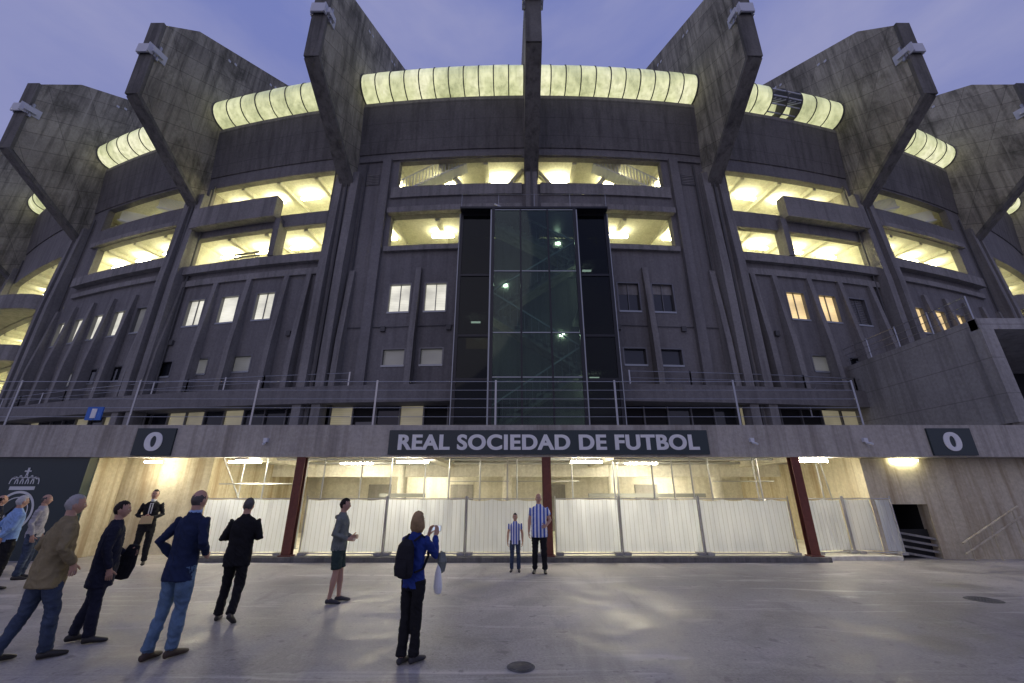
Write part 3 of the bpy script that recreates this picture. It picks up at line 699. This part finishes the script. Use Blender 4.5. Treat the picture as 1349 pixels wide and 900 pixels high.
def person(name,x,y,h,head,top='blacks',legs='blacks',shoe='shoe',hair='hair_dark',hem=.80,sleeve=1.0,legfrac=1.0,
           pose={},bald=False,longhair=False,belly=0,hy=0,hp=0,extras=None,z=0,fat=1.0,collar=None,loose=0.0):
    J=dict(hipR=(.09,0,.90),hipL=(-.09,0,.90),knR=(.105,.015,.49),knL=(-.105,.015,.49),anR=(.12,-.02,.085),anL=(-.12,-.02,.085),
           shR=(.170,-.005,1.400),shL=(-.170,-.005,1.400),elR=(.235,-.03,1.13),elL=(-.235,-.03,1.13),wrR=(.245,.06,.885),wrL=(-.245,.06,.885),
           ftR=(.12,1,0),ftL=(-.12,1,0),hdR=(0,.15,-1),hdL=(0,.15,-1),nR=(-1,0,0),nL=(1,0,0),lean=0)
    J.update(pose); V={k:(Vector(v) if isinstance(v,tuple) else v) for k,v in J.items()}
    b=MB(); T=F[top];LG=F[legs];SK=F['skin']; lean=V['lean']
    ln=lambda zz:(0,lean*(zz-.9),zz)
    g=loose
    lv=[(hem,(.172+g,.122+belly*.5+g)),(.92,(.172+g,.124+belly+g)),(1.05,(.155+g*.8,.115+belly+g)),(1.18,(.162+g*.6,.12+belly*.6+g*.6)),(1.30,(.176+g*.4,.12)),(1.385,(.170,.104)),(1.435,(.130,.082)),(1.475,(.075,.064)),(1.505,(.058,.058))]
    b.tube([ln(a) for a,_ in lv],[(r[0]*fat,r[1]*fat) for _,r in lv],T,24,cap=.1)
    b.tube([(0,0,.80),(0,0,.9),(0,0,.98)],[(.150*fat,.105*fat),(.165*fat,.118*fat),(.150*fat,.11*fat)],LG,20,cap=.2)
    b.tube([ln(1.44),ln(1.50),ln(1.60)],[.058,.054,.056],SK,14)
    b.tube([(0,lean*.58-.005,1.44),(0,lean*.6-.005,1.495)],[.078,.068],T,16,cap=.1)
    if collar: b.tube([(0,lean*.6+.002,1.47),(0,lean*.6+.002,1.522)],[.068,.062],F[collar],16,cap=.1)
    for s in 'RL':
        hp_,kn,an,ft=V['hip'+s],V['kn'+s],V['an'+s],V['ft'+s].normalized()
        m1=hp_.lerp(kn,.35); m2=kn.lerp(an,.35)
        if legfrac>=1:
            b.tube([hp_+Vector((0,0,.02)),m1,kn,m2,kn.lerp(an,.75),an+(kn-an)*.02],[.094*fat,.088*fat,.069,.067,.060,.064],LG,14,cap=.2)
            b.tube([kn.lerp(an,.8),an],[.04,.038],SK if shoe=='trainer' else LG,10)
        else:
            hh=hp_.lerp(kn,.85)
            b.tube([hp_+Vector((0,0,.02)),m1,hh],[.096,.095,.088],LG,14,cap=.1)
            b.tube([m1,kn,m2,kn.lerp(an,.7),an],[.065,.052,.056,.042,.036],SK,12)
        up=Vector((0,0,1))
        hl=an-ft*.055+Vector((0,0,-.045)); 
        pts=[hl,an+ft*.02+Vector((0,0,-.035)),an+ft*.10+Vector((0,0,-.048)),an+ft*.165+Vector((0,0,-.058)),an+ft*.205+Vector((0,0,-.062))]
        sidev=ft.cross(up).normalized()
        b.tube(pts,[(.032,.036),(.039,.046),(.043,.034),(.042,.026),(.028,.018)],F[shoe],12,ref=sidev,cap=.5)
        sh,el,wr=V['sh'+s],V['el'+s],V['wr'+s]
        sh=sh+Vector((0,lean*.5,0)); 
        inner=sh+Vector((-.06 if s=='R' else .06,0,-.01))
        if sleeve>=1:
            b.tube([inner,sh,sh.lerp(el,.4),el,el.lerp(wr,.4),el.lerp(wr,.94)],[.068,(.062),.054+g*.3,.048+g*.3,.045+g*.3,.040],T,14,cap=.2)
            b.tube([el.lerp(wr,.7),wr],[.028,.025],SK,10)
        else:
            e=sh.lerp(el,sleeve)
            b.tube([inner,sh,e],[.07,.066,.064],T,14,cap=.1)
            b.tube([sh.lerp(el,.2),el,el.lerp(wr,.35),wr],[.045,.038,.038,.025],SK,12)
        hd=V['hd'+s].normalized(); n=V['n'+s]; n=(n-hd*n.dot(hd)).normalized(); sd=hd.cross(n)
        b.tube([wr-hd*.01,wr+hd*.035,wr+hd*.085],[(.027,.018),(.039,.017),(.038,.013)],SK,10,ref=sd,cap=.4)
    src=b.obj('tmp'); 
    rm=src.modifiers.new('r','REMESH'); rm.mode='VOXEL'; rm.voxel_size=.0098; rm.use_smooth_shade=True
    sm=src.modifiers.new('s','SMOOTH'); sm.factor=.5; sm.iterations=2
    bpy.context.view_layer.update()
    dg=bpy.context.evaluated_depsgraph_get(); me=bpy.data.meshes.new_from_object(src.evaluated_get(dg))
    bvh=BVHTree.FromPolygons([Vector(v) for v in b.v],b.f)
    me.materials.clear(); 
    for m in b.mats: me.materials.append(m)
    seed=x*13+y*7
    mats=[]
    for p in me.polygons:
        r=bvh.find_nearest(p.center); mats.append(b.m[r[2]])
    me.polygons.foreach_set('material_index',mats); me.polygons.foreach_set('use_smooth',[True]*len(mats))
    cloth=set()
    for p,mi in zip(me.polygons,mats):
        if b.mats[mi] not in (SK,F[shoe]): cloth.update(p.vertices)
    nor=[v.normal.copy() for v in me.vertices]
    for i in cloth:
        co=me.vertices[i].co
        nn=noise.noise(Vector((co.x*7+seed,co.y*7,co.z*5)))*.014
        rg=1-abs(noise.noise(Vector((co.x*9,co.y*9+seed,co.z*15+co.x*12))))*2
        nn+=.012*(rg-.5)
        if collar or top in('olive','navy','blacks') and hem<.8:
            if abs(co.x)<.010 and 0.74<co.z<1.45: nn-=.006
        me.vertices[i].co=co+nor[i]*nn
    bpy.data.objects.remove(src)
    par=bpy.data.objects.new(name,me); COL.objects.link(par)
    d=MB()
    for s in 'RL':
        wr=V['wr'+s]; hd=V['hd'+s].normalized(); n=V['n'+s]; n=(n-hd*n.dot(hd)).normalized(); sd=hd.cross(n)
        ths=1 if sd.dot(Vector((0,1,.3)))>0 else -1
        sd=sd*ths
        curl=J.get('curl'+s,.45)
        for i,(off,l) in enumerate(((.030,.070),(.010,.079),(-.010,.073),(-.029,.058))):
            p=wr+hd*.083+sd*off; pts=[p-hd*.012,p]; ang=curl*.6
            for seg in (.42,.32,.26):
                dr=hd*math.cos(ang)+n*math.sin(ang); p=p+dr*l*seg; pts.append(p); ang+=curl
            d.tube(pts,[.0095,.0092,.0085,.0078,.0062],F['skin'],8)
        p=wr+hd*.025+sd*.03; dr=(hd*.75+sd*.55+n*.25).normalized()
        d.tube([p-sd*.01,p+dr*.03,p+dr*.055+n*.006,p+dr*.078+n*.016],[.013,.0115,.010,.0075],F['skin'],8)
    HR=F[hair]; hm=MB(); nu,nv=40,30; vs=[];fs=[];fm=[]
    def ishair(u):
        X,Y,Z=u
        jg=.10*noise.noise(Vector((X*6+seed,Y*6,Z*3)))
        if bald: return (Y<.15+jg and -.50+jg<Z<.42+jg*2 and not(abs(X)>.85 and Z<-.2)) 
        if Y>.15: return Z>.50+.18*Y+jg
        return Z>-.55+jg+ (0.5*(Y+.15) if Y>-.15 else 0) and not (abs(X)>.8 and Z<-.05 and Y>-.25)
    for i in range(nv+1):
        ph=math.pi*i/nv
        for j in range(nu):
            q=2*math.pi*j/nu; u=(math.sin(ph)*math.cos(q),math.sin(ph)*math.sin(q),math.cos(ph))
            X,Y,Z=u; px,py,pz=X*.074,Y*.094,Z*.118
            if Z<0:
                px*=1-.30*abs(Z)**1.6; 
                if Y<0: py*=1-.35*abs(Z)
                else: py*=1-.06*abs(Z); pz-= .004*Y
            if Y>0: 
                px*=1-.06*Y
                e=math.exp(-(X/.13)**2-((Z+.12)/.13)**2); py+=.022*e if Y>.5 else 0
                e2=math.exp(-(X/.3)**2-((Z+.78)/.15)**2); py+=.008*e2
                e3=math.exp(-((abs(X)-.36)/.16)**2-((Z-.03)/.10)**2); py-=.008*e3
                e4=math.exp(-((Z-.2)/.09)**2); py+=.003*e4
            if ishair(u):
                k=1.08+.09*noise.noise(Vector((X*6+seed,Y*6,Z*6))) if not bald else 1.035
                px*=k;py*=k; pz*=k if Z>0 else 1
            vs.append(Vector((px,py,pz)))
    for i in range(nv):
        for j in range(nu):
            f=(i*nu+j,(i+1)*nu+j,(i+1)*nu+(j+1)%nu,i*nu+(j+1)%nu)
            ph=math.pi*(i+.5)/nv; q=2*math.pi*(j+.5)/nu
            fs.append(f); fm.append(HR if ishair((math.sin(ph)*math.cos(q),math.sin(ph)*math.sin(q),math.cos(ph))) else F['skin'])
    hm.v+=[tuple(v) for v in vs]
    for f,m_ in zip(fs,fm): hm.f.append(f); hm.m.append(hm.mi(m_))
    for s in (-1,1):
        hm.ell((s*.075,-.005,-.012),(.010,.019,.032),F['skin'],8,6)
        hm.ell((s*.029,.081,.006),(.013,.006,.007),F['eyew'],8,6); hm.ell((s*.029,.0865,.006),(.006,.003,.0062),F['eye'],8,6)
        hm.beam((s*.014,.092,.026),(s*.044,.082,.026),.006,.006,HR if not bald else F['hair_salt'])
    hm.ell((0,.088,-.052),(.024,.006,.006),F['lip'],8,6)
    if longhair:
        for q in range(11):
            an=math.radians(165+q*21); X=math.cos(an)*.066; Y=math.sin(an)*.072
            ww=random.uniform(.9,1.1)
            hm.tube([(X*.85,Y*.85,.055),(X*1.08,Y*1.05,-.02),(X*1.12*ww,Y*1.05,-.09),(X*.9*ww,Y*.9,-.145)],[.022,.026,.024,.008],HR,8)
    mt=Matrix.Translation(Vector((0,lean*.75+.012,1.635)))@Matrix.Rotation(math.radians(-hy),4,'Z')@Matrix.Rotation(math.radians(hp),4,'X')
    for i in range(len(hm.v)): hm.v[i]=tuple(mt@Vector(hm.v[i]))
    hm.obj('head',par,smooth=True); d.obj('fingers',par,smooth=True)
    if extras: 
        e=MB(); extras(e,V); e.obj('carried_items',par,smooth=False,bevel=.008)
    sc=h/1.757
    par.scale=(sc,sc,sc); par.location=(x,y,z); par.rotation_euler=(0,0,math.radians(-head))
    return par

person('man_in_olive_jacket',-5.72,5.78,1.82,28,'olive','jeansd','shoe','hair_grey',hem=.74,loose=.028,fat=1.05,hy=15,
  pose=dict(knR=(.12,.10,.49),anR=(.13,.15,.085),knL=(-.12,-.05,.48),anL=(-.15,-.19,.09),elR=(.29,-.05,1.15),wrR=(.24,.12,.98),elL=(-.29,-.06,1.15),wrL=(-.22,.10,.97),lean=.03))
def coat_x(e,V):
    w=V['wrL']; e.tube([w+Vector((.0,.08,.10)),w+Vector((0,.05,-.03)),w+Vector((-.01,.04,-.18)),w+Vector((-.02,.03,-.34))],[(.04,.07),(.06,.10),(.05,.11),(.03,.08)],F['blacks'],14)
person('man_in_navy_coat',-5.62,6.42,1.73,48,'navy','navy','shoe','hair_dark',hem=.66,loose=.022,hy=15,extras=coat_x,
  pose=dict(elL=(-.27,-.02,1.14),wrL=(-.24,.20,1.03),hdL=(.2,1,0),anR=(.11,.05,.085),knL=(-.11,-.02,.48),anL=(-.13,-.12,.09)))
def paper(e,V):
    c=(V['wrR']+V['wrL'])/2+Vector((0,.06,-.04)); e.box(c.x-.12,c.x+.12,c.y,c.y+.015,c.z-.10,c.z+.08,F['paper'])
    e.box(-.035,.035,.118,.124,1.18,1.43,F['white']); e.box(-.012,.012,.125,.130,1.16,1.42,F['blacks'])
person('man_in_black_suit',-10.1,12.5,1.92,150,'blacks','blacks','shoe','hair_dark',hem=.76,collar='white',extras=paper,
  pose=dict(elR=(.25,-.02,1.15),wrR=(.09,.20,1.10),elL=(-.25,-.02,1.15),wrL=(-.09,.20,1.08),hdR=(-1,.3,0),hdL=(1,.3,0),nR=(0,-1,0),nL=(0,-1,0)))
person('man_in_blue_blazer',-4.16,5.86,1.88,12,'blazer','jeans','shoeb','hair_salt',hem=.77,loose=.008,bald=True,collar='ltblue',
  pose=dict(elR=(.29,-.06,1.17),wrR=(.18,.12,1.02),elL=(-.31,-.08,1.17),wrL=(-.22,.08,.98),knR=(.09,.04,.49),anR=(.08,.04,.085),anL=(-.09,-.09,.085),knL=(-.10,.0,.49),hdR=(-.4,1,-.2),lean=.02))
person('man_in_black_jacket',-4.36,7.35,1.76,-12,'blacks','blacks','shoe','hair_salt',hem=.76,loose=.015,hp=-14,fat=1.05,
  pose=dict(elR=(.27,-.0,1.15),wrR=(.13,.22,1.18),elL=(-.27,.0,1.15),wrL=(-.13,.22,1.16),hdR=(-.4,.6,.4),hdL=(.4,.6,.4),knR=(.11,-.02,.48),anR=(.14,-.24,.15),ftR=(.1,1,-.5),knL=(-.1,.08,.49),anL=(-.14,.08,.085),lean=.03))
def hood(e,V):
    e.tube([(-.07,.02,1.45),(-.07,-.06,1.44),(0,-.11,1.42),(.07,-.06,1.44),(.07,.02,1.45)],[.022,.034,.042,.034,.022],F['grey'],12)
person('boy_in_grey_hoodie',-3.2,8.5,1.74,80,'grey','shorts','trainer','hair_dark',hem=.86,loose=.015,legfrac=.5,hp=-4,extras=hood,
  pose=dict(elR=(.235,-.06,1.14),wrR=(.19,.17,1.05),elL=(-.235,-.06,1.14),wrL=(-.19,.17,1.06),hdR=(-.2,1,0),hdL=(.2,1,0),anR=(.10,-.04,.085),anL=(-.10,.08,.085),knL=(-.10,.06,.49)))
def cam_x(e,V):
    c=(V['wrR']+V['wrL'])/2+Vector((0,.10,.09)); e.box(c.x-.075,c.x+.075,c.y,c.y+.012,c.z-.04,c.z+.04,F['phone']); e.box(c.x-.068,c.x+.068,c.y-.003,c.y-.0005,c.z-.034,c.z+.034,F['screen'])
    e.tube([(0,-.18,.98),(0,-.20,1.03),(0,-.205,1.2),(0,-.19,1.34),(0,-.17,1.41)],[(.11,.05),(.14,.075),(.14,.085),(.125,.07),(.07,.04)],F['pack'],20,cap=.3)
    e.tube([(0,-.27,1.0),(0,-.28,1.1),(0,-.27,1.18)],[(.09,.03),(.10,.035),(.085,.025)],F['pack'],16,cap=.3)
    for s in (-1,1): e.tube([(s*.09,-.14,1.40),(s*.11,-.02,1.465),(s*.12,.11,1.36),(s*.13,.12,1.2),(s*.15,.0,1.06),(s*.12,-.13,1.03)],[(.022,.01)]*6,F['pack'],8)
    a=V['elR']+Vector((.02,.10,.02))
    e.tube([a,a+Vector((.02,.0,-.10)),a+Vector((.02,0,-.22))],[(.05,.05),(.065,.07),(.04,.04)],F['grey'],12)
    e.tube([a+Vector((.0,-.04,-.1)),a+Vector((0,-.05,-.22)),a+Vector((.0,-.04,-.40)),a+Vector((.0,-.04,-.47))],[(.010,.01),(.045,.03),(.065,.045),(.05,.03)],F['bag'],12)
person('woman_taking_photo',-1.2,5.72,1.62,28,'royal','blacks','trainer','hair_blond',hem=.84,longhair=True,fat=.90,extras=cam_x,
  pose=dict(elR=(.22,.16,1.20),wrR=(.06,.34,1.42),elL=(-.22,.16,1.20),wrL=(-.06,.34,1.42),hdR=(.0,.3,1),hdL=(0,.3,1),nR=(-1,.2,0),nL=(1,.2,0),anR=(.06,.03,.085),knR=(.075,.02,.49),anL=(-.06,-.06,.085),knL=(-.075,.0,.49)))
person('child_in_striped_shirt',.08,11.55,1.34,183,'stripe','jeansd','trainer','hair_dark',hem=.82,sleeve=.5,fat=.95)
person('man_in_striped_shirt',.68,11.35,1.82,186,'stripe','blacks','shoe','hair_white',hem=.78,sleeve=.55,belly=.05,fat=1.10,bald=True,
  pose=dict(elL=(-.27,.02,1.14),wrL=(-.16,.22,1.02),hdL=(.5,1,0)),loose=.01)
person('man_in_light_blue_shirt',-10.5,9.5,1.78,20,'ltblue','blacks','shoe','hair_white',hem=.88,fat=1.08,
  pose=dict(elR=(.25,-.10,1.15),wrR=(.10,-.17,.97),elL=(-.25,-.10,1.15),wrL=(-.10,-.17,.97)))
person('man_in_check_shirt',-11.15,10.6,1.80,60,'plaid','jeansd','shoe','hair_salt',hem=.85,bald=True)
person('man_in_dark_jacket',-12.9,11.2,1.78,30,'navy','blacks','shoe','hair_dark',bald=True)

# ------------------------------------------------------------------ world, sun, camera
wd=bpy.data.worlds.new('World'); S.world=wd; wd.use_nodes=True; nt=wd.node_tree
bg=nt.nodes['Background']; tc=nt.nodes.new('ShaderNodeTexCoord')
sp=nt.nodes.new('ShaderNodeSeparateXYZ'); nt.links.new(tc.outputs['Generated'],sp.inputs[0])
c=rampn(nt,sp.outputs['Z'],[(0,(.32,.31,.42)),(.35,(.29,.31,.56)),(.8,(.19,.23,.54))])
cl=noisen(nt,mapn(nt,tc.outputs['Generated'],(1,1,3)),1.6,6,.55,.3)
c=mixn(nt,c,(.42,.42,.63),mathn(nt,'MULTIPLY',rampn(nt,cl,[(.42,(0,0,0)),(.7,(1,1,1))]),.65))
sk=nt.nodes.new('ShaderNodeTexSky'); sk.sky_type='NISHITA'; sk.sun_disc=False; sk.sun_elevation=math.radians(1.0); sk.sun_rotation=math.radians(200)
c=mixn(nt,c,sk.outputs['Color'],.01,'ADD')
nt.links.new(c,bg.inputs['Color']); bg.inputs['Strength'].default_value=.90
su=bpy.data.lights.new('dusk_sun','SUN'); su.energy=.14; su.angle=math.radians(40); su.color=(1,.88,.78)
so=bpy.data.objects.new('dusk_sun',su); COL.objects.link(so); so.rotation_euler=(math.radians(60),0,math.radians(-20))
cam=bpy.data.cameras.new('camera'); co=bpy.data.objects.new('camera',cam); COL.objects.link(co)
cam.sensor_width=36; cam.lens=545/1349*36; cam.clip_end=2000; cam.clip_start=.05
co.location=(0,0,1.85); co.rotation_euler=(math.radians(110),0,0)
S.camera=co
print('faces',sum(len(o.data.polygons) for o in bpy.data.objects if o.type=='MESH'))
